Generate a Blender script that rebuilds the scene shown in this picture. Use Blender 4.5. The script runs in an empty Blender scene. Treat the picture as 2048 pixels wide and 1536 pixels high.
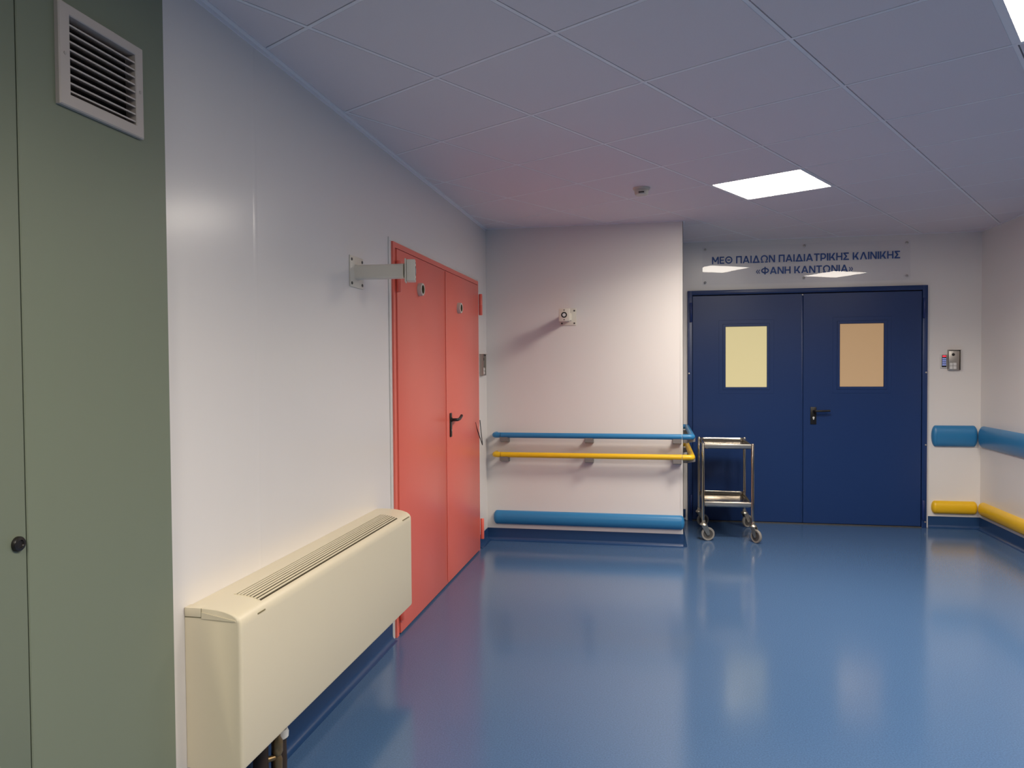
import bpy, bmesh, math
from mathutils import Vector, Matrix

scene = bpy.context.scene
COL = scene.collection
V = Vector
PI = math.pi

# ------------------------------------------------------------------ camera
H = 2.6455          # ceiling height
YB = 6.168          # face of the projecting wall
XB = 1.631          # its free corner
YD = 7.253          # wall with the blue door
W = 4.2525          # right wall
YF = -5.0           # unseen wall behind the camera, set far back to reduce fill
WE, YC = 8.5, 5.75  # side opening added before YC, as far as WE, to lower bounced light
CAM = V((1.4007, 0.0, 1.4842))
F, YAW, PITCH, ROLL = 1484.24, 0.18912, 0.02418, -0.00703
cd = bpy.data.cameras.new('camera')
cd.sensor_fit = 'HORIZONTAL'; cd.sensor_width = 36.0
cd.lens = 36.0 * F / 2048.0
cd.clip_start = 0.02; cd.clip_end = 60
cam = bpy.data.objects.new('camera', cd); COL.objects.link(cam)
d = V((-math.sin(YAW) * math.cos(PITCH), math.cos(YAW) * math.cos(PITCH), -math.sin(PITCH)))
r = V((math.cos(YAW), math.sin(YAW), 0)); u = r.cross(d)
r2 = math.cos(ROLL) * r + math.sin(ROLL) * u
u2 = -math.sin(ROLL) * r + math.cos(ROLL) * u
m = Matrix((r2, u2, -d)).transposed().to_4x4(); m.translation = CAM
cam.matrix_world = m
scene.camera = cam

# ------------------------------------------------------------------ world, exposure
wd = bpy.data.worlds.new('world'); scene.world = wd; wd.use_nodes = True
wd.node_tree.nodes['Background'].inputs[0].default_value = (0.5, 0.5, 0.55, 1)
wd.node_tree.nodes['Background'].inputs[1].default_value = 0.05
vs = scene.view_settings
vs.view_transform = 'Standard'; vs.look = 'None'; vs.gamma = 1.0; vs.use_curve_mapping = False
vs.exposure = 0.15
LAMP = 20.0          # diffuser radiance
LAMP_W = 25.5        # downward beam of each LED panel
LAMP_SPREAD = math.radians(150)
LAMP_COL = (1.0, 0.905, 0.785)

# ------------------------------------------------------------------ materials
def S(r, g, b):
    f = lambda c: ((c / 255 + 0.055) / 1.055) ** 2.4 if c > 10 else c / 255 / 12.92
    return (f(r), f(g), f(b), 1)

def mat(name, col, rough=0.5, metal=0.0, spec=0.5, coat=0.0, coat_rough=0.1, noise=0.0, scale=60.0,
        bump=0.0, bump_scale=40.0, aniso=0.0, rvar=0.0):
    mt = bpy.data.materials.new(name); mt.use_nodes = True
    nt = mt.node_tree; b = nt.nodes['Principled BSDF']
    if len(col) == 3: col = (*col, 1)
    b.inputs['Base Color'].default_value = col
    b.inputs['Roughness'].default_value = rough
    b.inputs['Metallic'].default_value = metal
    b.inputs['Specular IOR Level'].default_value = spec
    b.inputs['Coat Weight'].default_value = coat
    b.inputs['Coat Roughness'].default_value = coat_rough
    tc = nt.nodes.new('ShaderNodeTexCoord')
    def ntex(sc, det=3.0):
        n = nt.nodes.new('ShaderNodeTexNoise')
        n.inputs['Scale'].default_value = sc; n.inputs['Detail'].default_value = det
        nt.links.new(tc.outputs['Object'], n.inputs['Vector'])
        return n
    if noise > 0:
        n = ntex(scale)
        rp = nt.nodes.new('ShaderNodeMapRange')
        rp.inputs['From Min'].default_value = 0.3; rp.inputs['From Max'].default_value = 0.7
        rp.inputs['To Min'].default_value = 1 - noise; rp.inputs['To Max'].default_value = 1 + noise
        nt.links.new(n.outputs['Fac'], rp.inputs['Value'])
        mx = nt.nodes.new('ShaderNodeVectorMath'); mx.operation = 'SCALE'
        mx.inputs[0].default_value = col[:3]
        nt.links.new(rp.outputs['Result'], mx.inputs['Scale'])
        nt.links.new(mx.outputs['Vector'], b.inputs['Base Color'])
    if rvar > 0:
        n = ntex(2.5, 4)
        rp = nt.nodes.new('ShaderNodeMapRange')
        rp.inputs['From Min'].default_value = 0.3; rp.inputs['From Max'].default_value = 0.7
        rp.inputs['To Min'].default_value = rough - rvar; rp.inputs['To Max'].default_value = rough + rvar
        nt.links.new(n.outputs['Fac'], rp.inputs['Value'])
        nt.links.new(rp.outputs['Result'], b.inputs['Roughness'])
    if bump > 0:
        n = ntex(bump_scale)
        bp = nt.nodes.new('ShaderNodeBump'); bp.inputs['Strength'].default_value = bump
        bp.inputs['Distance'].default_value = 0.01
        nt.links.new(n.outputs['Fac'], bp.inputs['Height'])
        nt.links.new(bp.outputs['Normal'], b.inputs['Normal'])
    return mt

def emis(name, col, strength, rough=0.3, base=None):
    mt = mat(name, base or col, rough)
    b = mt.node_tree.nodes['Principled BSDF']
    b.inputs['Emission Color'].default_value = (*col[:3], 1)
    b.inputs['Emission Strength'].default_value = strength
    return mt

M = {}
M['wall'] = mat('wall_vinyl', (0.80, 0.765, 0.735), 0.23, spec=0.4, bump=0.02, bump_scale=6)
M['greywall'] = mat('grey_fill_cut_wall', (0.22, 0.24, 0.30), 0.5)  # dark tone picked for unseen walls so they bounce less light
M['ceil'] = mat('ceiling_tile', (0.79, 0.72, 0.735), 0.85, spec=0.2, noise=0.015, scale=220)
M['bar'] = mat('ceiling_bar', (0.88, 0.85, 0.87), 0.5)
M['gap'] = mat('shadow_gap', (0.03, 0.03, 0.035), 0.9)
M['floor'] = mat('blue_vinyl_floor', (0.062, 0.124, 0.245), 0.15, spec=0.6, noise=0.16, scale=160, rvar=0.012)
M['cove'] = mat('navy_skirting', (0.017, 0.054, 0.15), 0.30, spec=0.5)
M['red'] = mat('red_door_paint', (0.86, 0.175, 0.125), 0.32, spec=0.5)
M['blue'] = mat('blue_door_paint', (0.011, 0.038, 0.145), 0.34, spec=0.5, bump=0.02, bump_scale=5)
M['bluedark'] = mat('blue_hinge_paint', (0.008, 0.028, 0.14), 0.4)
M['green'] = mat('green_laminate', (0.185, 0.215, 0.155), 0.42, spec=0.4)
M['ivory'] = mat('ivory_casing', (0.76, 0.68, 0.50), 0.38, spec=0.45)
M['white'] = mat('white_paint', (0.74, 0.69, 0.59), 0.4)
M['casing'] = mat('white_casing', (0.74, 0.73, 0.70), 0.5)
M['grille'] = mat('grille_paint', (0.50, 0.45, 0.41), 0.45)
M['dark'] = mat('dark_void', (0.012, 0.008, 0.007), 0.8)
M['black'] = mat('black_plastic', (0.012, 0.010, 0.009), 0.35)
M['rubber'] = mat('black_rubber', (0.02, 0.02, 0.02), 0.6)
M['steel'] = mat('stainless_steel', (0.50, 0.45, 0.38), 0.16, metal=1.0)
M['steelb'] = mat('brushed_steel', (0.50, 0.47, 0.43), 0.38, metal=1.0)
M['zinc'] = mat('zinc_caster', (0.60, 0.55, 0.45), 0.34, metal=1.0)
M['tyre'] = mat('grey_tyre', (0.26, 0.245, 0.225), 0.6)
M['wheel'] = mat('grey_wheel_disc', (0.075, 0.07, 0.065), 0.5)
M['pblue'] = mat('blue_plastic', (0.028, 0.20, 0.43), 0.34)
M['pyellow'] = mat('yellow_plastic', (0.83, 0.50, 0.012), 0.34)
M['grey'] = mat('grey_bracket', (0.20, 0.185, 0.175), 0.45)
M['letter'] = mat('navy_lettering', (0.022, 0.085, 0.30), 0.5)
M['plastic'] = mat('cream_plastic', (0.66, 0.61, 0.52), 0.45)
M['olive'] = mat('olive_shade_and_marks', (0.20, 0.17, 0.08), 0.5)  # painted shade inside the keeper rings, also cap seam and badges
M['slot'] = mat('slot_shade', (0.05, 0.036, 0.012), 0.7)
M['brass'] = mat('dull_brass', (0.35, 0.24, 0.12), 0.4, metal=0.9)
M['brown'] = mat('brown_pipe_lagging', (0.035, 0.022, 0.015), 0.6)
M['lamp'] = emis('lamp_diffuser', LAMP_COL, LAMP, base=(0.9, 0.9, 0.9))
M['paneA'] = emis('lit_frosted_pane', S(238, 221, 163), 0.58, 0.15, base=(0.25, 0.22, 0.15))
M['paneB'] = emis('dim_frosted_pane', S(216, 172, 122), 0.42, 0.15, base=(0.25, 0.2, 0.15))
M['led'] = emis('red_led', (1.0, 0.03, 0.06), 1.2)
M['keys'] = emis('lit_blue_keys', (0.25, 0.32, 0.75), 0.5, base=(0.3, 0.35, 0.6))
# clear acrylic sheet: see-through, mirror-like by its own Fresnel
ac = bpy.data.materials.new('clear_acrylic'); ac.use_nodes = True
nt = ac.node_tree; nt.nodes.clear()
o_ = nt.nodes.new('ShaderNodeOutputMaterial'); mx = nt.nodes.new('ShaderNodeMixShader')
fr = nt.nodes.new('ShaderNodeFresnel')
ge = nt.nodes.new('ShaderNodeNewGeometry'); ir = nt.nodes.new('ShaderNodeMapRange')
ir.inputs['To Min'].default_value = 1.49; ir.inputs['To Max'].default_value = 1 / 1.49
nt.links.new(ge.outputs['Backfacing'], ir.inputs['Value']); nt.links.new(ir.outputs['Result'], fr.inputs['IOR'])
tr = nt.nodes.new('ShaderNodeBsdfTransparent'); tr.inputs[0].default_value = (0.99, 0.99, 0.995, 1)
gl = nt.nodes.new('ShaderNodeBsdfGlossy'); gl.inputs['Roughness'].default_value = 0.0
nt.links.new(fr.outputs[0], mx.inputs[0]); nt.links.new(tr.outputs[0], mx.inputs[1])
nt.links.new(gl.outputs[0], mx.inputs[2]); nt.links.new(mx.outputs[0], o_.inputs[0])
M['acrylic'] = ac
ac2 = bpy.data.materials.new('clear_acrylic_back'); ac2.use_nodes = True
nt = ac2.node_tree; nt.nodes.clear()
o_ = nt.nodes.new('ShaderNodeOutputMaterial'); tr = nt.nodes.new('ShaderNodeBsdfTransparent')
tr.inputs[0].default_value = (0.99, 0.99, 0.995, 1); nt.links.new(tr.outputs[0], o_.inputs[0])
M['clear'] = ac2

# ------------------------------------------------------------------ mesh helpers
class MB:
    def __init__(self): self.bm = bmesh.new(); self.mi = 0
    def _tag(self, faces, smooth=False):
        for f in faces: f.material_index = self.mi; f.smooth = smooth
    def box(self, x0, x1, y0, y1, z0, z1, bev=0.0, seg=2):
        if x0 > x1: x0, x1 = x1, x0
        if y0 > y1: y0, y1 = y1, y0
        if z0 > z1: z0, z1 = z1, z0
        b = bmesh.new()
        vv = [b.verts.new((x, y, z)) for x in (x0, x1) for y in (y0, y1) for z in (z0, z1)]
        for q in ((0, 1, 3, 2), (4, 6, 7, 5), (0, 4, 5, 1), (2, 3, 7, 6), (0, 2, 6, 4), (1, 5, 7, 3)):
            b.faces.new([vv[i] for i in q])
        if bev > 0:
            bmesh.ops.bevel(b, geom=list(b.edges), offset=bev, segments=seg, affect='EDGES', profile=0.5)
        self._merge(b, bev > 0); return self
    def _merge(self, b, smooth=False):
        bmesh.ops.recalc_face_normals(b, faces=b.faces)
        mp = {v: self.bm.verts.new(v.co) for v in b.verts}
        for f in b.faces:
            nf = self.bm.faces.new([mp[v] for v in f.verts]); nf.material_index = self.mi; nf.smooth = smooth
        b.free()
    def loft(self, rings, closed=True, caps=True, smooth=True):
        b = bmesh.new()
        rr = [[b.verts.new(p) for p in ring] for ring in rings]
        n = len(rr[0])
        for a, c in zip(rr[:-1], rr[1:]):
            for i in range(n if closed else n - 1):
                j = (i + 1) % n
                try: b.faces.new((a[i], a[j], c[j], c[i]))
                except ValueError: pass
        cf = []
        if caps:
            for ring in (rr[0], rr[-1]):
                try: cf.append(b.faces.new(ring))
                except ValueError: pass
        bmesh.ops.remove_doubles(b, verts=b.verts, dist=1e-6)
        self._merge(b, smooth); return self
    def cyl(self, p0, p1, r0, r1=None, seg=24, smooth=True):
        p0, p1 = V(p0), V(p1); r1 = r0 if r1 is None else r1
        a, b_ = frame((p1 - p0).normalized())
        ring = lambda p, rad: [p + rad * (math.cos(t) * a + math.sin(t) * b_) for t in [2 * PI * i / seg for i in range(seg)]]
        return self.loft([ring(p0, r0), ring(p1, r1)], smooth=smooth)
    def lathe(self, origin, axis, prof, seg=32, caps=True):
        """prof: list of (radius, height along axis)"""
        o, ax = V(origin), V(axis).normalized(); a, b_ = frame(ax)
        rings = [[o + ax * h + max(rad, 1e-5) * (math.cos(t) * a + math.sin(t) * b_) for t in [2 * PI * i / seg for i in range(seg)]] for rad, h in prof]
        return self.loft(rings, caps=caps)
    def tube(self, pts, rad, seg=16, sx=1.0):
        pts = [V(p) for p in pts]; rings = []
        t = (pts[1] - pts[0]).normalized(); a, b_ = frame(t)
        for i, p in enumerate(pts):
            if 0 < i < len(pts) - 1:
                t0 = (p - pts[i - 1]).normalized(); t1 = (pts[i + 1] - p).normalized(); tn = (t0 + t1).normalized()
            elif i == 0: tn = t
            else: tn = (p - pts[i - 1]).normalized()
            a = (a - tn * a.dot(tn)).normalized(); b_ = tn.cross(a)
            rings.append([p + rad * (math.cos(q) * a * sx + math.sin(q) * b_) for q in [2 * PI * k / seg for k in range(seg)]])
        return self.loft(rings)
    def prism(self, prof, fn, s0, s1, smooth=False):
        """closed profile (a,b) extruded along s; fn(a,b,s)->xyz"""
        return self.loft([[fn(a, b_, s0) for a, b_ in prof], [fn(a, b_, s1) for a, b_ in prof]], smooth=smooth)
    def poly(self, pts):
        f = self.bm.faces.new([self.bm.verts.new(p) for p in pts]); f.material_index = self.mi; return f

def frame(t):
    ref = V((0, 0, 1)) if abs(t.z) < 0.9 else V((1, 0, 0))
    a = t.cross(ref).normalized(); return a, t.cross(a).normalized()

def fillet(pts, rad, n=6):
    pts = [V(p) for p in pts]; out = [pts[0]]
    for p0, p1, p2 in zip(pts[:-2], pts[1:-1], pts[2:]):
        a = (p0 - p1); b_ = (p2 - p1)
        rr = min(rad, a.length * 0.49, b_.length * 0.49)
        A = p1 + a.normalized() * rr; B = p1 + b_.normalized() * rr
        for i in range(n + 1):
            s = i / n; out.append((1 - s) ** 2 * A + 2 * s * (1 - s) * p1 + s * s * B)
    out.append(pts[-1]); return out

def obj(name, mb, m, parent=None, auto=True):
    me = bpy.data.meshes.new(name)
    loc = V((0, 0, 0))
    mb.bm.to_mesh(me); mb.bm.free()
    for x in (m if isinstance(m, (list, tuple)) else [m]): me.materials.append(M[x])
    if auto:
        try: me.set_sharp_from_angle(angle=math.radians(38))
        except Exception: pass
    o = bpy.data.objects.new(name, me); COL.objects.link(o)
    if parent is not None:
        o.parent = parent
        pw = parent.location.copy(); q = parent.parent
        while q is not None: pw += q.location; q = q.parent
        o.location = -pw          # geometry is authored in world coordinates
    return o

def tag(o, label=None, cat=None, group=None, kind=None):
    if label: o['label'] = label
    if cat: o['category'] = cat
    if group: o['group'] = group
    if kind: o['kind'] = kind
    return o

def thing(name, loc, label, cat, group=None):
    o = bpy.data.objects.new(name, None); COL.objects.link(o)
    o.empty_display_size = 0.05; o.location = loc
    return tag(o, label, cat, group)

def struct(name, mb, m, label=None, cat=None):
    o = obj(name, mb, m); o['kind'] = 'structure'
    return tag(o, label, cat)

# ================================================================== SETTING
T = 0.12
mb = MB(); mb.box(-T, WE + T, YF - T, YD + T, -0.1, 0)
struct('floor', mb, 'floor', 'glossy blue vinyl floor of the hospital lobby', 'floor')
mb = MB(); mb.box(-T, 0, YF, YD + T, 0, H + 0.06)
struct('wall_left', mb, 'wall', 'white vinyl-clad wall behind the fan coil unit and the red door', 'wall')
mb = MB(); mb.box(0, XB, YB, YD, 0, H + 0.06)
struct('wall_center', mb, 'wall', 'projecting white wall with the blue and yellow handrails', 'wall')
mb = MB(); mb.box(0, W + T, YD, YD + T, 0, H + 0.06)
struct('wall_back', mb, 'wall', 'recessed white wall around the blue double door', 'wall')
mb = MB(); mb.box(W, W + T, YC, YD, 0, H + 0.06); mb.box(W + T, WE, YC, YC + T, 0, H + 0.06)  # wall stops at YC for the added opening
struct('wall_right', mb, 'wall', 'white wall at the far right with blue and yellow bumpers', 'wall')
mb = MB(); mb.box(WE, WE + T, YF, YC, 0, H + 0.06)  # unseen end of the added opening, dark to weaken fill
struct('wall_side', mb, 'greywall', 'unseen grey wall ending the added opening on the right, dark to lower bounced light', 'wall')
mb = MB(); mb.box(-T, WE + T, YF - T, YF, 0, H + 0.06)  # unseen, darkened so less light returns to the room
struct('wall_front', mb, 'greywall', 'unseen wall behind the camera, greyed to cut bounced light', 'wall')

# ceiling: square tiles on a grid turned about 60 degrees to the walls
GX, GY, GA = 0.7609, 2.0871, 1.0448
ga = V((math.cos(GA), math.sin(GA))); gb = V((-ga.y, ga.x))
def gpt(k, q): return V((GX, GY)) + 0.6 * k * ga + 0.6 * q * gb
def clip(poly, x0, x1, y0, y1):
    for ax, lim, sgn in ((0, x0, 1), (0, x1, -1), (1, y0, 1), (1, y1, -1)):
        out = []
        for i, p in enumerate(poly):
            n = poly[(i + 1) % len(poly)]
            dp, dn = sgn * (p[ax] - lim), sgn * (n[ax] - lim)
            if dp >= 0: out.append(p)
            if (dp >= 0) != (dn >= 0): out.append(p + (n - p) * (dp / (dp - dn)))
        poly = out
        if len(poly) < 3: return []
    return poly
LIGHTS = [(5, 0), (2, -3), (5, -3), (-1, -3), (-4, -3)]  # last pair added out of view as fill
mb = MB()
gapw = 0.0105
for k in range(-20, 20):
    for q in range(-20, 20):
        if (k, q) in LIGHTS: continue
        e = gapw / 0.6
        pl = clip([gpt(k + e, q + e), gpt(k + 1 - e, q + e), gpt(k + 1 - e, q + 1 - e), gpt(k + e, q + 1 - e)], 0, WE, YF, YD)
        if len(pl) < 3: continue
        mb.mi = 0
        mb.loft([[V((p.x, p.y, H)) for p in pl], [V((p.x, p.y, H + 0.02)) for p in pl]], smooth=False)
mb.mi = 1
for fam in (0, 1):
    for i in range(-20, 21):
        o0, o1 = -0.0050 / 0.6, 0.0105 / 0.6
        if fam == 0: pl = [gpt(i + o0, -20), gpt(i + o1, -20), gpt(i + o1, 20), gpt(i + o0, 20)]
        else: pl = [gpt(-20, i + o0), gpt(20, i + o0), gpt(20, i + o1), gpt(-20, i + o1)]
        pl = clip(pl, 0, WE, YF, YD)
        if len(pl) >= 3:
            zz = H + 0.0006 + 0.0003 * fam
            mb.loft([[V((p.x, p.y, zz)) for p in pl], [V((p.x, p.y, H + 0.02)) for p in pl]], smooth=False)
mb.mi = 2
mb.box(-T, WE + T, YF - T, YD + T, H + 0.0205, H + 0.06)
struct('ceiling', mb, ['ceil', 'bar', 'gap'], 'suspended ceiling of square grey-white tiles in thin grid lines', 'ceiling')

# wall-angle trims along the ceiling edge
tz0, tz1 = H - 0.004, H + 0.001
mb = MB(); mb.box(0.0, 0.02, YF, YB, tz0, tz1); mb.box(0, 0.003, YF, YB, H - 0.018, H)
struct('trim_1', mb, 'bar')
mb = MB(); mb.box(0, XB + 0.016, YB - 0.016, YB, tz0, tz1); mb.box(XB, XB + 0.016, YB, YD, tz0, tz1)
struct('trim_2', mb, 'bar')
mb = MB(); mb.box(XB, W, YD - 0.016, YD, tz0, tz1)
struct('trim_3', mb, 'bar')
mb = MB(); mb.box(W - 0.016, W, YC, YD, tz0, tz1)
struct('trim_4', mb, 'bar')
# pale angle profile on the free corner of the projecting wall
mb = MB(); mb.box(XB - 0.022, XB + 0.002, YB - 0.002, YB + 0.001, 0.102, H - 0.005)
mb.box(XB - 0.001, XB + 0.002, YB - 0.002, YB + 0.022, 0.102, H - 0.005)
struct('trim_5', mb, 'casing')
# welded vinyl seam: a very shallow ridge in the wall covering
mb = MB()
mb.prism([(-0.014, 0), (-0.005, 0.0006), (0.005, 0.0006), (0.014, 0)], lambda a, b_, s: V((b_, 2.45 + a, s)), 0.1, H - 0.02, smooth=True)
struct('trim_6', mb, 'wall')

# coved skirting
def cove_profile(h=0.105, t=0.004, rad=0.03, n=6):
    p = [(0, 0), (0, h), (t, h)]
    for i in range(n + 1):
        a = PI / 2 * i / n
        p.append((t + rad - rad * math.cos(a), t * 0.3 + rad - rad * math.sin(a)))
    p.append((t + rad, 0)); return p
cp = cove_profile()
mb = MB()
mb.prism(cp, lambda a, z, s: V((a, s, z)), YF, 3.80, smooth=True)
mb.prism(cp, lambda a, z, s: V((a, s, z)), 5.86, YB, smooth=True)
struct('baseboard_left', mb, 'cove')
mb = MB()
mb.prism(cp, lambda a, z, s: V((s, YB - a, z)), 0.0, XB, smooth=True)
mb.prism(cp, lambda a, z, s: V((XB + a, s, z)), YB, YD, smooth=True)
struct('baseboard_center', mb, 'cove')
mb = MB(); mb.prism(cp, lambda a, z, s: V((s, YD - a, z)), 3.826, W, smooth=True)
mb.prism(cp, lambda a, z, s: V((s, YD - a, z)), XB, 1.695, smooth=True)
struct('baseboard_back', mb, 'cove')
mb = MB(); mb.prism(cp, lambda a, z, s: V((W - a, s, z)), YC, YD, smooth=True)
struct('baseboard_right', mb, 'cove')

# ------------------------------------------------------------------ ceiling lights
def ceiling_light(k, q, label, group='square ceiling light panels'):
    c = gpt(k + 0.5, q + 0.5)
    t = thing('ceiling_light', (c.x, c.y, H), label, 'light', group)
    def sq(h, z): return [V((*(c + h * (sx * ga + sy * gb)), z)) for sx, sy in ((-1, -1), (1, -1), (1, 1), (-1, 1))]
    mb = MB()
    mb.loft([sq(0.2955, H + 0.03), sq(0.2955, H - 0.001), sq(0.281, H - 0.001), sq(0.279, H + 0.004)], caps=False, smooth=False)
    obj('frame', mb, 'bar', t)
    mb = MB(); mb.loft([sq(0.2795, H + 0.002), sq(0.2795, H + 0.012)], smooth=False)
    obj('diffuser', mb, 'lamp', t)
    ld = bpy.data.lights.new('led_array', 'AREA'); ld.shape = 'SQUARE'; ld.size = 0.55
    ld.energy = LAMP_W; ld.color = LAMP_COL; ld.spread = LAMP_SPREAD
    lo = bpy.data.objects.new('led_array', ld); COL.objects.link(lo); lo.parent = t
    lo.location = (0, 0, -0.004); lo.rotation_euler = (0, 0, GA)
ceiling_light(5, 0, 'glowing square light panel in the ceiling in front of the blue door')
ceiling_light(2, -3, 'light panel cut off by the top right corner of the picture')
ceiling_light(5, -3, 'light panel in the ceiling near the right wall, seen mirrored in the clear door sign')
ceiling_light(-1, -3, 'added light panel in the ceiling just ahead of the camera, out of view')  # added lamp out of view, lights the near end
ceiling_light(-4, -3, 'added light panel in the ceiling behind the camera, brightens the near left wall')  # added lamp out of view, fill for the near left wall

# ================================================================== RED DOUBLE DOOR (left wall)
Y1, Y2, HD1, YS = 3.838, 5.82, 2.165, 4.842
t = bpy.data.objects.new('door_1', None); COL.objects.link(t); t.location = (0, (Y1 + Y2) / 2, 0)
tag(t, 'red steel double door in the left wall', 'door', kind='structure')
mb = MB()
mb.box(0, 0.006, Y1 - 0.035, Y1, 0, HD1, 0.002); mb.box(0, 0.006, Y2, Y2 + 0.028, 0, HD1, 0.002)
mb.box(0, 0.006, Y1 - 0.035, Y2 + 0.028, HD1, HD1 + 0.02, 0.002)
obj('casing', mb, 'casing', t)
mb = MB()
mb.box(0, 0.016, Y1, Y1 + 0.036, 0, HD1); mb.box(0, 0.016, Y2 - 0.032, Y2, 0, HD1)
mb.box(0, 0.016, Y1 + 0.036, Y2 - 0.032, HD1 - 0.03, HD1)
obj('frame', mb, 'red', t)
mb = MB(); mb.box(0, 0.004, Y1 + 0.036, Y2 - 0.032, 0, HD1 - 0.03)
obj('rebate', mb, 'dark', t)

def half_leaf(y0, y1):
    mb = MB(); mb.box(0.005, 0.024, y0, y1, 0.012, HD1 - 0.036, 0.0025)
    return obj('leaf', mb, 'red', t)
lf = half_leaf(Y1 + 0.042, YS - 0.003)
rt = half_leaf(YS + 0.003, Y2 - 0.037)
mb = MB(); mb.box(0.0245, 0.0275, YS - 0.018, YS + 0.0, 0.03, HD1 - 0.04, 0.001)
obj('astragal', mb, 'red', lf)
def keeper(y, z, leaf):
    mb = MB()
    mb.lathe((0.024, y, z), (1, 0, 0), [(0.0385, 0), (0.0385, 0.018), (0.036, 0.025), (0.031, 0.027), (0.0275, 0.026), (0.0255, 0.024)], caps=False)
    o = obj('keeper_ring', mb, 'plastic', leaf)
    mb = MB(); mb.lathe((0.024, y, z), (1, 0, 0), [(0.0245, 0.0015), (0.0, 0.0015)])
    o2 = obj('keeper_plate', mb, 'dark', leaf)
    mb = MB(); mb.lathe((0.024, y, z), (1, 0, 0), [(0.0255, 0.025), (0.0255, 0.001)], caps=False); obj('keeper_bore', mb, 'olive', leaf)  # olive lining: shade on the cream inner wall, put into colour
keeper(4.262, 1.945, lf); keeper(5.160, 1.902, rt)
def vhinge(parent, x, y, z0, z1, rad, m, axis_off=(0, 0)):
    mb = MB(); zm = (z0 + z1) / 2
    prof = [(0.0, z0), (rad * 0.8, z0), (rad, z0 + 0.004), (rad, zm - 0.0015), (rad * 0.82, zm - 0.001), (rad * 0.82, zm + 0.001), (rad, zm + 0.0015), (rad, z1 - 0.004), (rad * 0.8, z1), (0, z1)]
    mb.lathe((x, y, 0), (0, 0, 1), prof, 16)
    obj('hinge', mb, m, parent)
for z0, z1 in ((1.895, 2.065), (0.085, 0.25)):
    vhinge(t, 0.032, Y1 + 0.045, z0, z1, 0.014, 'red')
    vhinge(t, 0.030, Y2 + 0.018, z0, z1, 0.015, 'red')
# lever handle
yh = 4.925
mb = MB(); mb.box(0.024, 0.033, yh - 0.019, yh + 0.019, 1.0, 1.165, 0.004)
o = obj('handle_plate', mb, 'black', rt)
mb = MB()
mb.tube(fillet([(0.03, yh, 1.118), (0.074, yh, 1.118), (0.076, yh + 0.055, 1.120), (0.072, yh + 0.125, 1.138)], 0.02), 0.0105, 12)
obj('handle', mb, 'black', rt)
mb = MB(); mb.lathe((0.033, yh, 1.118), (1, 0, 0), [(0.016, 0), (0.016, 0.006), (0.012, 0.008)], 20); obj('handle_rose', mb, 'black', rt)
mb = MB(); mb.lathe((0.033, yh + 0.003, 1.045), (1, 0, 0), [(0.0075, 0), (0.0075, 0.002), (0, 0.002)], 16); obj('keyhole', mb, 'steelb', rt)

# ================================================================== BLUE DOUBLE DOOR (back wall)
X1, X2, HD2, XS = 1.715, 3.806, 2.182, 2.751
t2 = bpy.data.objects.new('door_2', None); COL.objects.link(t2); t2.location = ((X1 + X2) / 2, YD, 0)
tag(t2, 'dark blue steel double door with two lit frosted panes', 'door', kind='structure')
mb = MB()
mb.box(X1, X1 + 0.042, YD - 0.03, YD, 0, HD2, 0.002); mb.box(X2 - 0.042, X2, YD - 0.03, YD, 0, HD2, 0.002)
mb.box(X1 + 0.04, X2 - 0.04, YD - 0.03, YD, HD2 - 0.042, HD2, 0.002)
obj('frame', mb, 'blue', t2)
mb = MB(); mb.box(X1 + 0.04, X2 - 0.04, YD - 0.003, YD, 0, HD2 - 0.04); obj('rebate', mb, 'dark', t2)
mb = MB(); mb.box(X1 + 0.04, X2 - 0.04, YD - 0.03, YD - 0.004, 0.0, 0.008, 0.002); obj('threshold', mb, 'wheel', t2)
def leaf_blue(x0, x1, px0, px1, pz0, pz1, pm):
    y0, y1 = YD - 0.020, YD - 0.004
    mb = MB(); zt = HD2 - 0.05; zb = 0.012
    # one slab with a window opening
    ring = lambda xa, xb, za, zb_, y: [V((xa, y, za)), V((xb, y, za)), V((xb, y, zb_)), V((xa, y, zb_))]
    mb.loft([ring(px0, px1, pz0, pz1, y1), ring(px0, px1, pz0, pz1, y0), ring(x0 + 0.002, x1 - 0.002, zb + 0.002, zt - 0.002, y0), ring(x0, x1, zb, zt, y0 + 0.002), ring(x0, x1, zb, zt, y1), ring(px0, px1, pz0, pz1, y1)], caps=False, smooth=False)
    L = obj('leaf', mb, 'blue', t2)
    mb = MB()
    w_, h_ = 0.026, 0.006
    R4 = lambda g, y: ring(px0 - g, px1 + g, pz0 - g, pz1 + g, y)
    mb.loft([R4(w_, y0), R4(w_ - 0.002, y0 - h_), R4(0.004, y0 - h_), R4(0.0, y0 - 0.001), R4(0, y1)], caps=False, smooth=False)
    obj('glazing_bead', mb, 'blue', L)
    mb = MB()
    W2 = 0.062
    R5 = lambda g, y: ring(px0 - g, px1 + g, pz0 - g, pz1 + g, y)
    mb.loft([R5(W2, y0), R5(W2 - 0.0015, y0 - 0.0018), R5(w_, y0 - 0.0018)], caps=False, smooth=False)
    obj('window_surround', mb, 'blue', L)
    mb = MB(); mb.box(px0 - 0.002, px1 + 0.002, y0 + 0.008, y0 + 0.013, pz0 - 0.002, pz1 + 0.002)
    obj('pane', mb, pm, L)
    return L
bl = leaf_blue(X1 + 0.046, XS - 0.002, 2.063, 2.433, 1.272, 1.838, 'paneA')
br = leaf_blue(XS + 0.002, X2 - 0.046, 3.071, 3.444, 1.275, 1.848, 'paneB')
mb = MB(); mb.box(XS - 0.014, XS - 0.002, YD - 0.0235, YD - 0.0195, 0.02, HD2 - 0.055, 0.001); obj('astragal', mb, 'blue', bl)
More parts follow.
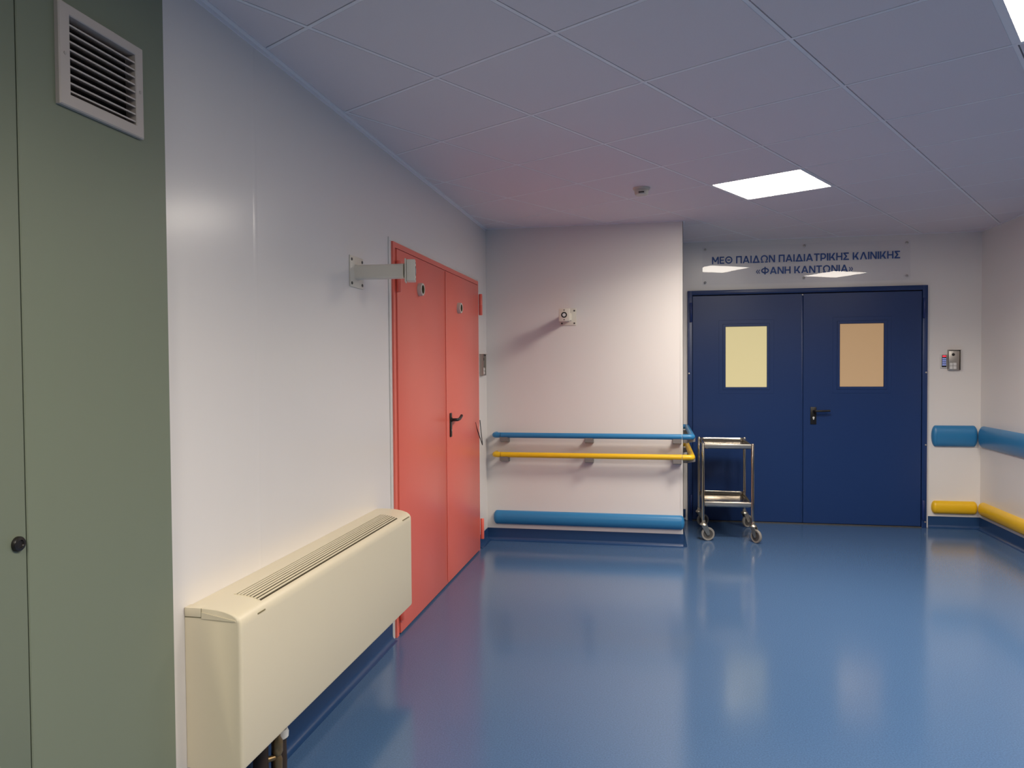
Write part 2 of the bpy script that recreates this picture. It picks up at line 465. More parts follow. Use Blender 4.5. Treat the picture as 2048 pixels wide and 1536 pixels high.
for z0, z1 in ((1.888, 2.07), (0.075, 0.25)):
    vhinge(t2, X1 + 0.03, YD - 0.037, z0, z1, 0.0125, 'bluedark')
    vhinge(t2, X2 - 0.03, YD - 0.037, z0, z1, 0.0125, 'bluedark')
for (bx, bz) in ((X1 + 0.012, 1.40), (X2 - 0.012, 1.40), (X2 - 0.012, 0.75), (X1 + 0.012, 0.75), (X2 - 0.012, 0.055), (XS - 0.004, 2.121)):
    mb = MB(); yb_ = YD - (0.03 if abs(bx - XS) > 0.1 else 0.024)
    mb.lathe((bx, yb_, bz), (0, -1, 0), [(0.008, 0), (0.007, 0.004), (0, 0.006)], 14); obj('bolt_cap', mb, 'steelb', t2)
hx = 2.842
mb = MB(); mb.box(hx - 0.026, hx + 0.026, YD - 0.029, YD - 0.02, 0.928, 1.088, 0.004); obj('handle_plate', mb, 'black', br)
mb = MB()
mb.tube(fillet([(hx + 0.003, YD - 0.024, 1.052), (hx + 0.003, YD - 0.075, 1.052), (hx + 0.06, YD - 0.078, 1.053), (hx + 0.135, YD - 0.072, 1.056)], 0.02), 0.0095, 12)
obj('handle', mb, 'black', br)
mb = MB(); mb.lathe((hx + 0.001, YD - 0.029, 0.99), (0, -1, 0), [(0.009, 0), (0.009, 0.003), (0, 0.003)], 16); obj('keyhole', mb, 'casing', br)
mb = MB(); mb.box(hx - 0.004, hx + 0.006, YD - 0.032, YD - 0.028, 0.972, 0.984, 0.001); obj('key_slot', mb, 'casing', br)

# ================================================================== GREEN CUPBOARD
GXF = 0.04
cb = thing('wall_cupboard', (0, 0.9, 0), 'tall grey-green built-in cupboard at the left edge with vent grille', 'cupboard')
mb = MB(); mb.box(0.0, 0.018, -1.6, 1.898, 0.0, H - 0.002); obj('carcass', mb, 'gap', cb)
VY0, VY1, VZ0, VZ1 = 1.54, 1.766, 2.131, 2.316
mb = MB()
rg = lambda y0, y1, z0, z1, x: [V((x, y0, z0)), V((x, y1, z0)), V((x, y1, z1)), V((x, y0, z1))]
mb.loft([rg(VY0 - .004, VY1 + .004, VZ0 - .004, VZ1 + .004, 0.019), rg(VY0 - .004, VY1 + .004, VZ0 - .004, VZ1 + .004, GXF),
         rg(1.4035, 1.8985, 0.022, H - 0.012, GXF), rg(1.4015, 1.9, 0.02, H - 0.01, GXF - 0.002), rg(1.4015, 1.9, 0.02, H - 0.01, 0.019), rg(VY0 - .004, VY1 + .004, VZ0 - .004, VZ1 + .004, 0.019)], caps=False, smooth=False)
obj('door_panel', mb, 'green', cb)
mb = MB(); mb.box(0.019, GXF, 0.45, 1.3975, 0.02, H - 0.01, 0.002); dp = obj('door_panel', mb, 'green', cb)
mb = MB(); mb.box(0.019, GXF, -1.6, 0.446, 0.02, H - 0.01, 0.002); obj('door_panel', mb, 'green', cb)
mb = MB()
mb.lathe((GXF, 1.374, 1.105), (1, 0, 0), [(0.0165, 0), (0.0165, 0.005), (0.0145, 0.008), (0.009, 0.009), (0.0075, 0.006), (0, 0.006)], 28)
lk = obj('lock', mb, 'black', dp)
# vent grille
mb = MB()
o0, o1, p0, p1 = 1.507, 1.796, 2.101, 2.342
mb.loft([rg(o0, o1, p0, p1, GXF), rg(o0, o1, p0, p1, GXF + 0.010), rg(o0 + .003, o1 - .003, p0 + .003, p1 - .003, GXF + 0.013),
         rg(VY0 - .002, VY1 + .002, VZ0 - .002, VZ1 + .002, GXF + 0.013), rg(VY0, VY1, VZ0, VZ1, GXF + 0.011), rg(VY0, VY1, VZ0, VZ1, 0.0215)], caps=False, smooth=False)
vg = obj('vent_grille', mb, 'grille', cb)
mb = MB(); mb.box(0.0185, 0.0205, VY0 - .003, VY1 + .003, VZ0 - .003, VZ1 + .003); obj('vent_dark_backing', mb, 'dark', vg)  # dark sheet in place of the shaded cupboard interior
for i in range(9):
    zc = VZ1 - 0.018 - i * 0.0194
    mb = MB()
    mb.prism([(0.050, zc - 0.0048), (0.0505, zc - 0.0010), (0.029, zc + 0.0060), (0.028, zc + 0.0035)], lambda a, b_, s: V((a, s, b_)), VY0 + .0005, VY1 - .0005)
    obj('slat', mb, 'grille', vg)
for yy in (1.523, 1.781):
    mb = MB(); mb.lathe((GXF + 0.013, yy, 2.222), (1, 0, 0), [(0.0042, 0), (0.0035, 0.0018), (0, 0.002)], 12); obj('screw', mb, 'steelb', vg)

# ================================================================== FAN COIL UNIT
FY0, FY1, FD, FB = 2.006, 3.598, 0.186, 0.268
fc = thing('fan_coil_unit', (0, 2.8, 0.27), 'ivory wall-hung fan coil heater with slotted top beside the red door', 'heater')
def fc_prof(ins=0.0, low=0.0):
    pr = [(0.001, FB + ins), (0.001, 0.757 - ins), (0.03, 0.760 - ins), (0.07, 0.7595 - ins), (0.11, 0.757 - ins), (0.14, 0.752 - ins), (0.165, 0.744 - ins)]
    pr += [(FD - 0.008 - ins, 0.735 - ins), (FD - 0.001 - ins, 0.722 - ins), (FD - ins, 0.705 - ins)]
    pr += [(FD - ins, FB + 0.014 + ins), (FD - 0.003 - ins, FB + 0.005 + ins), (FD - 0.012 - ins, FB + ins)]
    return pr
def topz(xx):
    pr = [(0.001, 0.757), (0.03, 0.760), (0.07, 0.7595), (0.11, 0.757), (0.14, 0.752), (0.165, 0.744), (FD - 0.008, 0.735)]
    for (a, b_), (c, e) in zip(pr[:-1], pr[1:]):
        if a <= xx <= c: return b_ + (e - b_) * (xx - a) / (c - a)
    return 0.73
mb = MB()
# shell with rounded front vertical corners: depth shrinks towards both ends
rings = []
NC = 7; RC = 0.011
for i in range(NC + 1):
    a = PI / 2 * i / NC
    rings.append((FY0 + RC - RC * math.sin(PI / 2 - 0) * math.cos(a), RC - RC * math.sin(a)))
full = [(y, s) for y, s in rings] + [(FY0 + FY1 - y, s) for y, s in reversed(rings)]
def ring_at(y, s):
    out = []
    for a, z in fc_prof():
        k = (FD - s) / FD
        out.append(V((0.001 + (a - 0.001) * k, y, z - (0.12 * s if z > 0.7 else 0))))
    return out
mb.loft([ring_at(y, s) for y, s in full])
body = obj('casing', mb, 'ivory', fc)
# top outlet slots: ivory bars over a dark sheet that paints the slot shade
mb = MB()
sy0, sy1 = 2.155, 3.44
nsl = 8
xs = [0.080 + 0.0113 * i for i in range(nsl)]
cx_s = [0.0745 + 0.0039 * i for i in range(25)]
mb.loft([[V((cx_, y, topz(cx_) + 0.0007)) for cx_ in cx_s] for y in (sy0, sy1)], closed=False, caps=False, smooth=False)
gr = obj('slot_shade_sheet', mb, 'slot', fc)
for xx in xs:
    mb = MB(); z = topz(xx)
    mb.box(xx - 0.0033, xx + 0.0033, sy0 - 0.004, sy1 + 0.004, z - 0.002, z + 0.0030, 0.0008, 1)
    obj('outlet_bar', mb, 'ivory', fc)
# side lids, seam at the near end, badge and dash marks
mb = MB(); mb.box(0.002, 0.056, FY0 - 0.0025, FY0 + 0.03, 0.733, 0.7605, 0.0015); obj('side_cap', mb, 'ivory', fc)
mb = MB(); mb.box(0.002, 0.057, FY0 - 0.0008, FY0 + 0.003, 0.7305, 0.733); mb.box(0.056, 0.0575, FY0 - 0.0008, FY0 + 0.003, 0.731, 0.759); obj('cap_seam', mb, 'olive', fc)
mb = MB(); mb.prism([(0.058, 0.748), (0.17, 0.728), (0.17, 0.7245), (0.058, 0.7285)], lambda a, b_, s: V((a, s, b_)), FY0 - 0.0022, FY0 + 0.004); obj('lid_lip', mb, 'ivory', fc)
def dash(y0, y1, z0, z1):
    mb = MB(); mb.prism([(FD - 0.004, z0), (FD + 0.0012, z0), (FD + 0.0002, z1), (FD - 0.006, z1)], lambda a, b_, s: V((a, s, b_)), y0, y1)
    obj('badge', mb, 'olive', fc)
dash(2.105, 2.15, 0.7155, 0.7195); dash(3.47, 3.565, 0.726, 0.7285)
mb = MB(); mb.box(0.03, FD - 0.03, FY0 + 0.05, FY1 - 0.05, FB - 0.004, FB + 0.002); obj('intake', mb, 'dark', fc)

pp = thing('heating_pipes', (0.08, 2.34, 0), 'dark lagged pipes and valve below the near end of the ivory fan coil', 'pipes')
for (px, py, rr) in ((0.083, 2.412, 0.027), (0.07, 2.31, 0.026)):
    mb = MB(); mb.lathe((px, py, 0), (0, 0, 1), [(rr * 0.96, 0), (rr, 0.02), (rr * 1.03, 0.08), (rr * 0.98, 0.14), (rr, 0.2), (rr * 0.95, 0.262), (0.004, 0.2635)], 20); obj('pipe', mb, 'brown', pp)
mb = MB(); mb.lathe((0.085, 2.412, 0.166), (0, 0, 1), [(0.027, 0), (0.032, 0.004), (0.033, 0.02), (0.028, 0.032)], 24); obj('collar', mb, 'casing', pp)
mb = MB(); mb.lathe((0.11, 2.352, 0.06), (0, 0, 1), [(0.008, 0), (0.016, 0.012), (0.017, 0.06), (0.012, 0.075), (0.019, 0.09), (0.019, 0.125), (0.011, 0.14), (0.011, 0.2)], 20)
mb.cyl((0.07, 2.31, 0.13), (0.11, 2.352, 0.13), 0.01); obj('valve', mb, 'brass', pp)

# ================================================================== MAGNETIC DOOR HOLDERS
def door_holder(base, n, s, pw, ph, length, label, tilt=0.0):
    """base on the wall, n outward normal, s sideways unit vector (horizontal)"""
    base, n, s = V(base), V(n), V(s); up = V((0, 0, 1))
    P = lambda a, b_, c: base + s * a + up * b_ + n * c       # a sideways, b up, c out
    t = thing('door_holder', base, label, 'door holder', 'white wall-mounted magnetic door holders')
    n_, s_ = n.copy(), s.copy()
    n2 = n * math.cos(tilt) + s * math.sin(tilt); s2 = s * math.cos(tilt) - n * math.sin(tilt)
    piv = base + n * length
    Q = lambda a, b_, c: piv + s2 * a + up * b_ + n2 * (c - length)
    def slab(a0, a1, b0, b1, c0, c1, bev=0.003, P=P):
        mb = MB()
        mb.box(a0, a1, b0, b1, c0, c1, bev)
        for v_ in mb.bm.verts: v_.co = P(*v_.co)
        bmesh.ops.recalc_face_normals(mb.bm, faces=mb.bm.faces)
        return mb
    obj('wall_plate', slab(-pw / 2, pw / 2, -ph / 2, ph / 2, 0, 0.006, 0.002), 'white', t)
    # arm: rounded box tube, slightly waisted at the root
    rings = []
    for c, hw, hh, off in ((0.006, 0.031, 0.036, 0), (0.02, 0.028, 0.034, 0), (length - 0.03, 0.027, 0.034, -0.001), (length, 0.027, 0.034, -0.001)):
        ring = []
        for i in range(24):
            a = 2 * PI * i / 24; e = 0.35
            ring.append(P(hw * math.copysign(abs(math.cos(a)) ** e, math.cos(a)), off + hh * math.copysign(abs(math.sin(a)) ** e, math.sin(a)), c))
        rings.append(ring)
    mb = MB(); mb.loft(rings); obj('arm', mb, 'white', t)
    hd = obj('magnet_head', slab(-0.043, 0.043, -0.05, 0.05, length + 0.009, length + 0.05, 0.004, Q), 'white', t)
    obj('back_plate', slab(-0.041, 0.041, -0.054, 0.054, length, length + 0.0075, 0.002, Q), 'white', t)
    mb = MB(); mb.lathe(Q(0, 0, length + 0.05), n2, [(0.0235, -0.002), (0.0235, 0.0012), (0.014, 0.0012)], 28); obj('magnet_ring', mb, 'black', hd)
    mb = MB(); mb.lathe(Q(0, 0, length + 0.05), n2, [(0.0135, 0), (0.0135, 0.002), (0.0, 0.002)], 24); obj('magnet_core', mb, 'casing', hd)
    for sgn in (-1, 1):
        mb = MB(); mb.lathe(Q(0, sgn * 0.038, length + 0.05), n2, [(0.005, 0), (0.005, 0.001), (0, 0.001)], 12); obj('screw', mb, 'wheel', hd)
    for a in (-1, 1):
        for b_ in (-1, 1):
            mb = MB(); mb.lathe(P(a * (pw / 2 - 0.017), b_ * (ph / 2 - 0.018), 0.006), n, [(0.0075, 0), (0.0065, 0.003), (0.0, 0.0035)], 14); obj('screw', mb, 'wheel', t)
    return t
door_holder((0, 3.362, 1.937), (1, 0, 0), (0, 1, 0), 0.16, 0.148, 0.246, 'white magnetic door holder arm on the left wall in front of the red door', math.radians(16))
door_holder((0.70, YB, 1.888), (0, -1, 0), (1, 0, 0), 0.138, 0.14, 0.235, 'white magnetic door holder on the projecting wall above the handrails, seen end-on')

# ================================================================== HANDRAILS
RY = YB - 0.082; RX = 1.702
def handrail(z, m, label, cname):
    t = thing('handrail', (0.85, YB, z), label, 'handrail', 'wall handrails around the projecting corner')
    R = 0.0225
    mb = MB(); mb.tube([(0.137, RY, z), (XB - 0.012, RY, z)], R, 20); obj('rail', mb, m, t)
    mb = MB(); mb.tube([(RX, YB + 0.05, z), (RX, 7.06, z)], R, 20); obj('rail', mb, m, t)
    mb = MB(); mb.tube(fillet([(0.134, RY, z), (0.082, RY, z), (0.082, YB, z)], 0.045, 8), R, 20); obj('end_elbow', mb, m, t)
    mb = MB(); mb.tube(fillet([(XB - 0.009, RY, z), (RX, RY, z), (RX, YB + 0.047, z)], 0.03, 8), R, 20); obj('corner_elbow', mb, m, t)
    mb = MB(); mb.tube(fillet([(RX, 7.063, z), (RX, 7.115, z), (XB, 7.115, z)], 0.035, 8), R, 20); obj('end_elbow', mb, m, t)
    def bracket(c, n, s):
        c, n, s = V(c), V(n), V(s); up = V((0, 0, 1))
        mb = MB()
        prof = [(0, -0.062), (0, -0.018), (0.03, -0.024), (0.066, -0.020), (0.1, -0.016), (0.1, -0.024), (0.1, -0.050), (0.03, -0.064)]
        mb.loft([[c + n * a + up * b_ + s * w for a, b_ in prof] for w in (-0.034, 0.034)], smooth=False)
        obj('bracket', mb, 'grey', t)
    for bx in (0.165, 0.875, 1.582): bracket((bx, YB, z), (0, -1, 0), (1, 0, 0))
    for by in (YB + 0.09, 7.0): bracket((XB, by, z), (1, 0, 0), (0, 1, 0))
handrail(0.906, 'pblue', 'round blue handrail, the upper one on the projecting wall', 'blue')
handrail(0.742, 'pyellow', 'round yellow handrail, the lower one on the projecting wall', 'yellow')

# ================================================================== BUMPER RAILS
def bumper(fn, s0, s1, z0, z1, depth, m, label, group, cap=0.034):
    """fn(n, s, z) -> world; half-oval section, rounded ends"""
    zc, hz = (z0 + z1) / 2, (z1 - z0) / 2
    N = 18
    def sec(k, kd):
        out = []
        for i in range(N + 1):
            a = -PI / 2 + PI * i / N
            out.append((kd * depth * max(0.0, math.cos(a)) ** 0.75, hz * k * math.sin(a)))
        return out
    c = fn(0, (s0 + s1) / 2, zc)
    t = thing('bumper_rail', c, label, 'bumper rail', group)
    ring = lambda s, k, kd: [V(fn(a, s, zc + b_)) for a, b_ in sec(k, kd)]
    mb = MB(); mb.loft([ring(s0 + cap + 0.0008, 1, 1), ring(s1 - cap - 0.0008, 1, 1)]); obj('profile', mb, m, t)
    for e, dr in ((s0, 1), (s1, -1)):
        mb = MB(); rr = []
        for i in range(9):
            a = PI / 2 * i / 8
            rr.append(ring(e + dr * cap * (1 - math.cos(a)), max(math.sin(a), 0.03), max(math.sin(a), 0.02) ** 0.8))
        mb.loft(rr); obj('end_cap', mb, m, t)
gb_ = 'half-round wall bumper rails'
bumper(lambda n, s, z: (s, YB - n, z), 0.055, XB + 0.012, 0.142, 0.258, 0.048, 'pblue', 'long blue half-round bumper low on the projecting wall under the handrails', gb_, 0.03)
bumper(lambda n, s, z: (s, YD - n, z), 3.848, 4.226, 0.735, 0.925, 0.045, 'pblue', 'short blue bumper on the wall between the blue door and the right corner', gb_)
bumper(lambda n, s, z: (s, YD - n, z), 3.851, 4.228, 0.131, 0.247, 0.045, 'pyellow', 'short yellow bumper low on the wall right of the blue door', gb_, 0.03)
bumper(lambda n, s, z: (W - n, s, z), 5.8, 7.215, 0.735, 0.925, 0.045, 'pblue', 'long blue bumper running along the right wall', gb_)
bumper(lambda n, s, z: (W - n, s, z), 5.8, 7.205, 0.131, 0.252, 0.045, 'pyellow', 'long yellow bumper running low along the right wall', gb_, 0.03)

# ================================================================== DOOR SIGN
sg = thing('door_sign', (2.757, YD, 2.41), 'clear acrylic sign with two lines of blue capitals above the blue door', 'sign')
SX0, SX1, SZ0, SZ1 = 1.853, 3.664, 2.235, 2.593
mb = MB(); mb.box(SX0, SX1, YD - 0.012, YD - 0.008, SZ0, SZ1); 
mb.bm.normal_update()
for f_ in mb.bm.faces: f_.material_index = 0 if f_.normal.y < -0.9 else 1
obj('acrylic_panel', mb, ['acrylic', 'clear'], sg)
# letters cut from strokes: cap height 1, heavy geometric capitals
ST, BT = 0.20, 0.175
def g_rect(x0, x1, y0, y1): return [[(x0, y0), (x1, y0), (x1, y1), (x0, y1)]]
def g_diag(xa, ya, xb, yb, w): return [[(xa, ya), (xa + w, ya), (xb + w, yb), (xb, yb)]]
def g_arc(cx, cy, rx, ry, a0, a1, tx=ST, ty=BT, n=28):
    out = []
    for i in range(n):
        p = []
        for a, k in ((a0 + (a1 - a0) * i / n, 0), (a0 + (a1 - a0) * (i + 1) / n, 0), (a0 + (a1 - a0) * (i + 1) / n, 1), (a0 + (a1 - a0) * i / n, 1)):
            p.append((cx + (rx - tx * k) * math.cos(a), cy + (ry - ty * k) * math.sin(a)))
        out.append(p)
    return out
def glyph(c):
    if c == 'Μ': return 1.02, g_rect(0, .19, 0, 1) + g_rect(.83, 1.02, 0, 1) + g_diag(.0, 1, .40, .28, .22) + g_diag(.80, 1, .40, .28, .22)
    if c == 'Ε': return .70, g_rect(0, ST, 0, 1) + g_rect(ST, .70, 0, BT) + g_rect(ST, .64, .42, .58) + g_rect(ST, .68, 1 - BT, 1)
    if c == 'Θ': return 1.1, g_arc(.55, .5, .55, .515, 0, 2 * PI) + g_rect(.34, .76, .42, .58)
    if c == 'Π': return .86, g_rect(0, ST, 0, 1) + g_rect(.66, .86, 0, 1) + g_rect(ST, .66, 1 - BT, 1)
    if c == 'Α': return 1.02, g_diag(0, 0, .40, 1, .215) + g_diag(.805, 0, .405, 1, .215) + g_rect(.24, .78, .20, .36)
    if c == 'Λ': return 1.02, g_diag(0, 0, .40, 1, .215) + g_diag(.805, 0, .405, 1, .215)
    if c == 'Δ': return 1.06, g_diag(0.02, 0, .42, 1, .215) + g_diag(.825, 0, .425, 1, .215) + g_rect(0, 1.06, 0, .165)
    if c == 'Ι': return ST, g_rect(0, ST, 0, 1)
    if c == 'Ν': return .90, g_rect(0, .19, 0, 1) + g_rect(.71, .90, 0, 1) + g_diag(.0, 1, .67, 0, .23)
    if c == 'Ω': return 1.1, g_arc(.55, .54, .53, .475, math.radians(-50), math.radians(230)) + g_rect(.04, .45, 0, .165) + g_rect(.65, 1.06, 0, .165)
    if c == 'Τ': return .82, g_rect(0, .82, 1 - BT, 1) + g_rect(.31, .51, 0, 1 - BT)
    if c == 'Ρ': return .80, g_rect(0, ST, 0, 1) + g_rect(ST, .44, 1 - BT, 1) + g_rect(ST, .44, .22, .22 + BT) + g_arc(.44, .61, .36, .39, -PI / 2, PI / 2)
    if c == 'Κ': return .88, g_rect(0, ST, 0, 1) + g_diag(.16, .30, .62, 1, .25) + g_diag(.63, 0, .29, .55, .25)
    if c == 'Η': return .88, g_rect(0, ST, 0, 1) + g_rect(.68, .88, 0, 1) + g_rect(ST, .68, .41, .585)
    if c == 'Σ': return .80, g_rect(0.02, .78, 1 - BT, 1) + g_rect(0, .80, 0, BT) + g_diag(.02, .86, .32, .5, .25) + g_diag(.0, .14, .32, .5, .25)
    if c == 'Φ': return 1.16, g_rect(.48, .68, -.04, 1.04) + g_arc(.58, .5, .58, .39, 0, 2 * PI)
    if c == '«': return .62, sum([g_diag(x + .18, .66, x, .38, .13) + g_diag(x + .18, .10, x, .38, .13) for x in (0, .29)], [])
    if c == '»': return .62, sum([g_diag(x, .66, x + .18, .38, .13) + g_diag(x, .10, x + .18, .38, .13) for x in (0, .29)], [])
    return .30, []
def text_mesh(body, x0, x1, z0, cap, y):
    gap = .115; pen = 0; items = []
    for c in body:
        w_, polys = glyph(c); items.append((pen, polys)); pen += w_ + gap
    kx = (x1 - x0) / (pen - gap)
    mb = MB(); lay = 0
    for px, polys in items:
        for pl in polys:
            lay = (lay + 1) % 7; yy = y - 0.00005 * lay
            pts = [V((x0 + (px + a) * kx, yy, z0 + b_ * cap)) for a, b_ in pl]
            n_ = (pts[1] - pts[0]).cross(pts[2] - pts[1])
            mb.poly(pts if n_.y < 0 else pts[::-1])
    return obj('lettering', mb, 'letter', sg, auto=False)
text_mesh('ΜΕΘ ΠΑΙΔΩΝ ΠΑΙΔΙΑΤΡΙΚΗΣ ΚΛΙΝΙΚΗΣ', 1.940, 3.581, 2.430, 0.068, YD - 0.0055)
text_mesh('«ΦΑΝΗ ΚΑΝΤΩΝΙΑ»', 2.338, 3.185, 2.322, 0.066, YD - 0.0055)
for (sx, sz) in ((1.877, 2.567), (2.762, 2.571), (3.635, 2.566), (1.877, 2.258), (2.759, 2.277), (3.636, 2.270)):
    mb = MB(); mb.lathe((sx, YD, sz), (0, -1, 0), [(0.006, 0), (0.006, 0.012), (0.011, 0.0125), (0.011, 0.016), (0.007, 0.020), (0, 0.021)], 18); obj('screw', mb, 'steelb', sg)

# ================================================================== INTERCOMS, KEYPAD, CABLE
def intercom(fn, label, group='stainless steel door intercoms'):
    """fn(s, n, z): s across 0..0.095, n out of the wall, z 0..0.185"""
    t = thing('intercom', fn(0.047, 0, 0.09), label, 'intercom', group)
    def slab(a0, a1, n0, n1, z0, z1, bev, m, name, par):
        mb = MB(); mb.box(a0, a1, n0, n1, z0, z1, bev)
        for v_ in mb.bm.verts: v_.co = V(fn(*v_.co))
        bmesh.ops.recalc_face_normals(mb.bm, faces=mb.bm.faces)
        return obj(name, mb, m, par)
    slab(0.004, 0.091, 0, 0.022, 0.0, 0.178, 0.003, 'steelb', 'body', t)
    mb = MB()
    mb.box(-0.002, 0.097, 0, 0.045, 0.181, 0.185); mb.box(-0.002, 0.001, 0, 0.034, 0.004, 0.182); mb.box(0.094, 0.097, 0, 0.034, 0.004, 0.182)
    for v_ in mb.bm.verts: v_.co = V(fn(*v_.co))
    bmesh.ops.recalc_face_normals(mb.bm, faces=mb.bm.faces)
    obj('rain_hood', mb, 'steelb', t)
    n0 = V(fn(0, 1, 0)) - V(fn(0, 0, 0))
    mb = MB(); mb.lathe(fn(0.04, 0.022, 0.142), n0, [(0.013, 0), (0.012, 0.003), (0, 0.004)], 20); obj('camera_eye', mb, 'black', t)
    for a in (0.022, 0.052):
        for z in (0.026, 0.056):
            slab(a - 0.0135, a + 0.0135, 0.021, 0.0255, z - 0.0135, z + 0.0135, 0.003, 'casing', 'push_button', t)
intercom(lambda s, n, z: (3.979 + s, YD - n, 1.417 + z), 'steel intercom with rain hood on the wall right of the blue door')
intercom(lambda s, n, z: (n, 6.005 - s, 1.405 + z * 0.97), 'steel intercom seen edge-on beside the red door')
kp = thing('keypad', (3.944, YD, 1.5), 'small access keypad with red light left of the right-hand intercom', 'keypad')
mb = MB(); mb.box(3.918, 3.972, YD - 0.014, YD, 1.438, 1.562, 0.003); obj('housing', mb, 'casing', kp)
mb = MB(); mb.box(3.9265, 3.9665, YD - 0.017, YD - 0.013, 1.447, 1.556, 0.002); pad = obj('key_panel', mb, 'black', kp)
mb = MB(); mb.box(3.933, 3.961, YD - 0.0185, YD - 0.0165, 1.540, 1.551, 0.0006); obj('status_light', mb, 'led', kp)
for i in range(3):
    for j in range(4):
        mb = MB(); xx = 3.9355 + 0.0105 * i; zz = 1.468 + 0.018 * j
        mb.box(xx - 0.0038, xx + 0.0038, YD - 0.0185, YD - 0.0165, zz - 0.0065, zz + 0.0065, 0.0006); obj('key', mb, 'keys', kp)

mb = MB()
pts = []
for i in range(33):
    q = i / 32; e = abs(2 * q - 1)
    pts.append((0.035 - (0.012 if q < 0.5 else 0.030) * e ** 1.3, 5.845 - 0.185 * e ** 1.4 if q < 0.5 else 5.845 + 0.045 * e, 0.84 + 0.205 * (0.35 * e ** 3 + 0.65 * e)))
pts = [V(p) for p in pts]
for _ in range(3): pts = [pts[0]] + [(a_ + 2 * b_ + c_) / 4 for a_, b_, c_ in zip(pts[:-2], pts[1:-1], pts[2:])] + [pts[-1]]
mb.tube(pts, 0.0032, 10)
o = obj('cable', mb, 'rubber'); tag(o, 'thin dark cable loop hanging between the red door and its jamb', 'cable')

# ================================================================== SMOKE DETECTOR
sd = thing('smoke_detector', (1.323, 4.97, H), 'round white smoke detector on the ceiling tiles', 'smoke detector')
mb = MB(); mb.lathe((1.323, 4.97, H), (0, 0, -1), [(0.056, 0), (0.056, 0.008), (0.053, 0.012), (0.046, 0.013)], 36); obj('base', mb, 'plastic', sd)
mb = MB(); mb.lathe((1.323, 4.97, H), (0, 0, -1), [(0.043, 0.012), (0.046, 0.018), (0.044, 0.04), (0.038, 0.047), (0.0, 0.049)], 36); hd = obj('sensor_head', mb, 'plastic', sd)
mb = MB(); mb.box(1.305, 1.341, 4.923, 4.93, H - 0.039, H - 0.033); obj('sensor_slot', mb, 'dark', hd)

# ================================================================== STEEL TROLLEY
TX0, TX1, TY0, TY1 = 1.806, 2.206, 6.43, 7.0
tr_ = thing('trolley', ((TX0 + TX1) / 2, (TY0 + TY1) / 2, 0), 'two-tier stainless steel trolley on casters in front of the blue door', 'trolley')
LR = 0.0125
for (lx, ly) in ((TX0, TY0), (TX1, TY0), (TX0, TY1), (TX1, TY1)):
    mb = MB(); mb.lathe((lx, ly, 0), (0, 0, 1), [(0, 0.15), (LR, 0.15), (LR, 0.818), (LR * 0.8, 0.823), (0, 0.824)], 18); obj('leg', mb, 'steel', tr_)
def rrect(x0, x1, y0, y1, rad, z, n=4):
    out = []
    for cx_, cy_, a0 in ((x1 - rad, y1 - rad, 0), (x0 + rad, y1 - rad, PI / 2), (x0 + rad, y0 + rad, PI), (x1 - rad, y0 + rad, 3 * PI / 2)):
        for i in range(n + 1):
            a = a0 + PI / 2 * i / n; out.append(V((cx_ + rad * math.cos(a), cy_ + rad * math.sin(a), z)))
    return out
for z0, z1 in ((0.778, 0.818), (0.288, 0.332)):
    mb = MB(); g = -0.006
    x0, x1, y0, y1 = TX0 + 0.008, TX1 - 0.008, TY0 + 0.004, TY1 - 0.004
    e = 0.004
    mb.loft([rrect(x0, x1, y0, y1, 0.03, z0), rrect(x0, x1, y0, y1, 0.03, z1 - 0.003), rrect(x0 + .0015, x1 - .0015, y0 + .0015, y1 - .0015, 0.029, z1),
             rrect(x0 + .008, x1 - .008, y0 + .008, y1 - .008, 0.024, z1), rrect(x0 + .0095, x1 - .0095, y0 + .0095, y1 - .0095, 0.023, z1 - .003),
             rrect(x0 + .0095, x1 - .0095, y0 + .0095, y1 - .0095, 0.023, z0 + .010), rrect(x0 + .014, x1 - .014, y0 + .014, y1 - .014, 0.02, z0 + .006)])
    sh = obj('shelf', mb, 'steel', tr_)
    # round front and back edge bars
    for yy in (TY0, TY1):
        mb = MB(); zc = (z0 + z1) / 2 + 0.004
        mb.box(TX0 + 0.01, TX1 - 0.01, yy - 0.006, yy + 0.006, zc - 0.019, zc + 0.016, 0.0055, 3); obj('edge_bar', mb, 'steelb', sh)
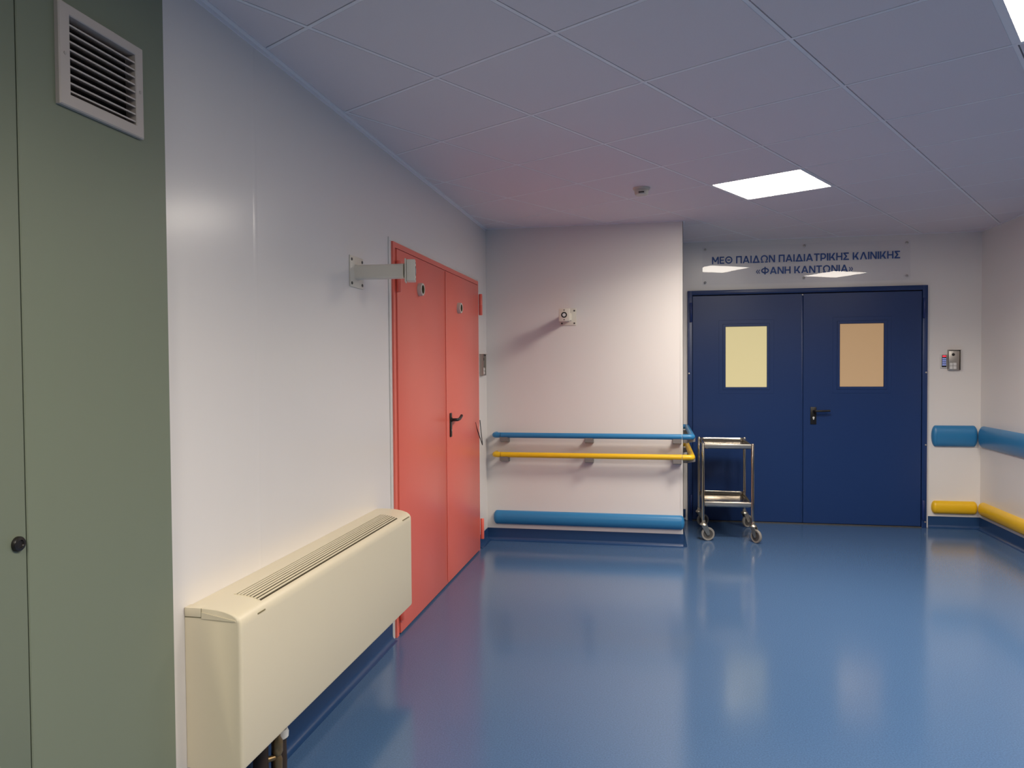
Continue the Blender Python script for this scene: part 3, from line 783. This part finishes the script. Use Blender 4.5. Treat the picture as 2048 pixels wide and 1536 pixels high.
def caster(lx, ly, ang, sgn=1):
    """swivel caster: wheel trails in direction ang (radians in XY)"""
    dx, dy = math.cos(ang), math.sin(ang); nx, ny = -dy, dx
    rw = 0.056; cx_, cy_ = lx + dx * 0.035, ly + dy * 0.035
    mb = MB(); mb.lathe((lx, ly, 0), (0, 0, 1), [(0.0, 0.128), (0.03, 0.128), (0.032, 0.134), (0.028, 0.144), (0.016, 0.152), (0.014, 0.17), (0.012, 0.172), (0, 0.172)], 24)
    cs = obj('caster', mb, 'zinc', tr_)
    for s in (-1, 1):
        mb = MB(); o = V((cx_, cy_, 0)) + V((nx, ny, 0)) * (0.0155 * s)
        th = V((nx, ny, 0)) * (0.0015 * s)
        lx_ = V((lx, ly, 0)) + V((nx, ny, 0)) * (0.0155 * s); D = V((dx, dy, 0))
        prof = [lx_ + D * -0.020 + V((0, 0, 0.129)), lx_ + D * 0.032 + V((0, 0, 0.129)), o + D * 0.014 + V((0, 0, 0.06)), o + D * 0.008 + V((0, 0, 0.046)), o + D * -0.008 + V((0, 0, 0.046)), o + D * -0.016 + V((0, 0, 0.06))]
        mb.loft([[p - th for p in prof], [p + th for p in prof]], smooth=False); obj('fork', mb, 'zinc', cs)
    ax = V((nx, ny, 0)); o = V((cx_, cy_, rw))
    mb = MB(); mb.lathe(o, ax, [(rw * 0.72, -0.0105), (rw * 0.94, -0.0115), (rw, -0.006), (rw, 0.006), (rw * 0.94, 0.0115), (rw * 0.72, 0.0105), (rw * 0.72, -0.0105)], 36, caps=False); obj('tyre', mb, 'tyre', cs)
    mb = MB(); mb.lathe(o, ax, [(0.0, -0.0095), (rw * 0.2, -0.0098), (rw * 0.6, -0.007), (rw * 0.715, -0.010), (rw * 0.715, 0.010), (rw * 0.6, 0.007), (rw * 0.2, 0.0098), (0, 0.0095)], 36); obj('wheel_disc', mb, 'wheel', cs)
    mb = MB(); mb.cyl(o - ax * 0.02, o + ax * 0.02, 0.006, seg=12); obj('axle', mb, 'zinc', cs)
caster(TX0 + 0.004, TY0, math.radians(8)); caster(TX1 + 0.004, TY0, math.radians(-52))
caster(TX0, TY1, math.radians(20)); caster(TX1, TY1, math.radians(35))
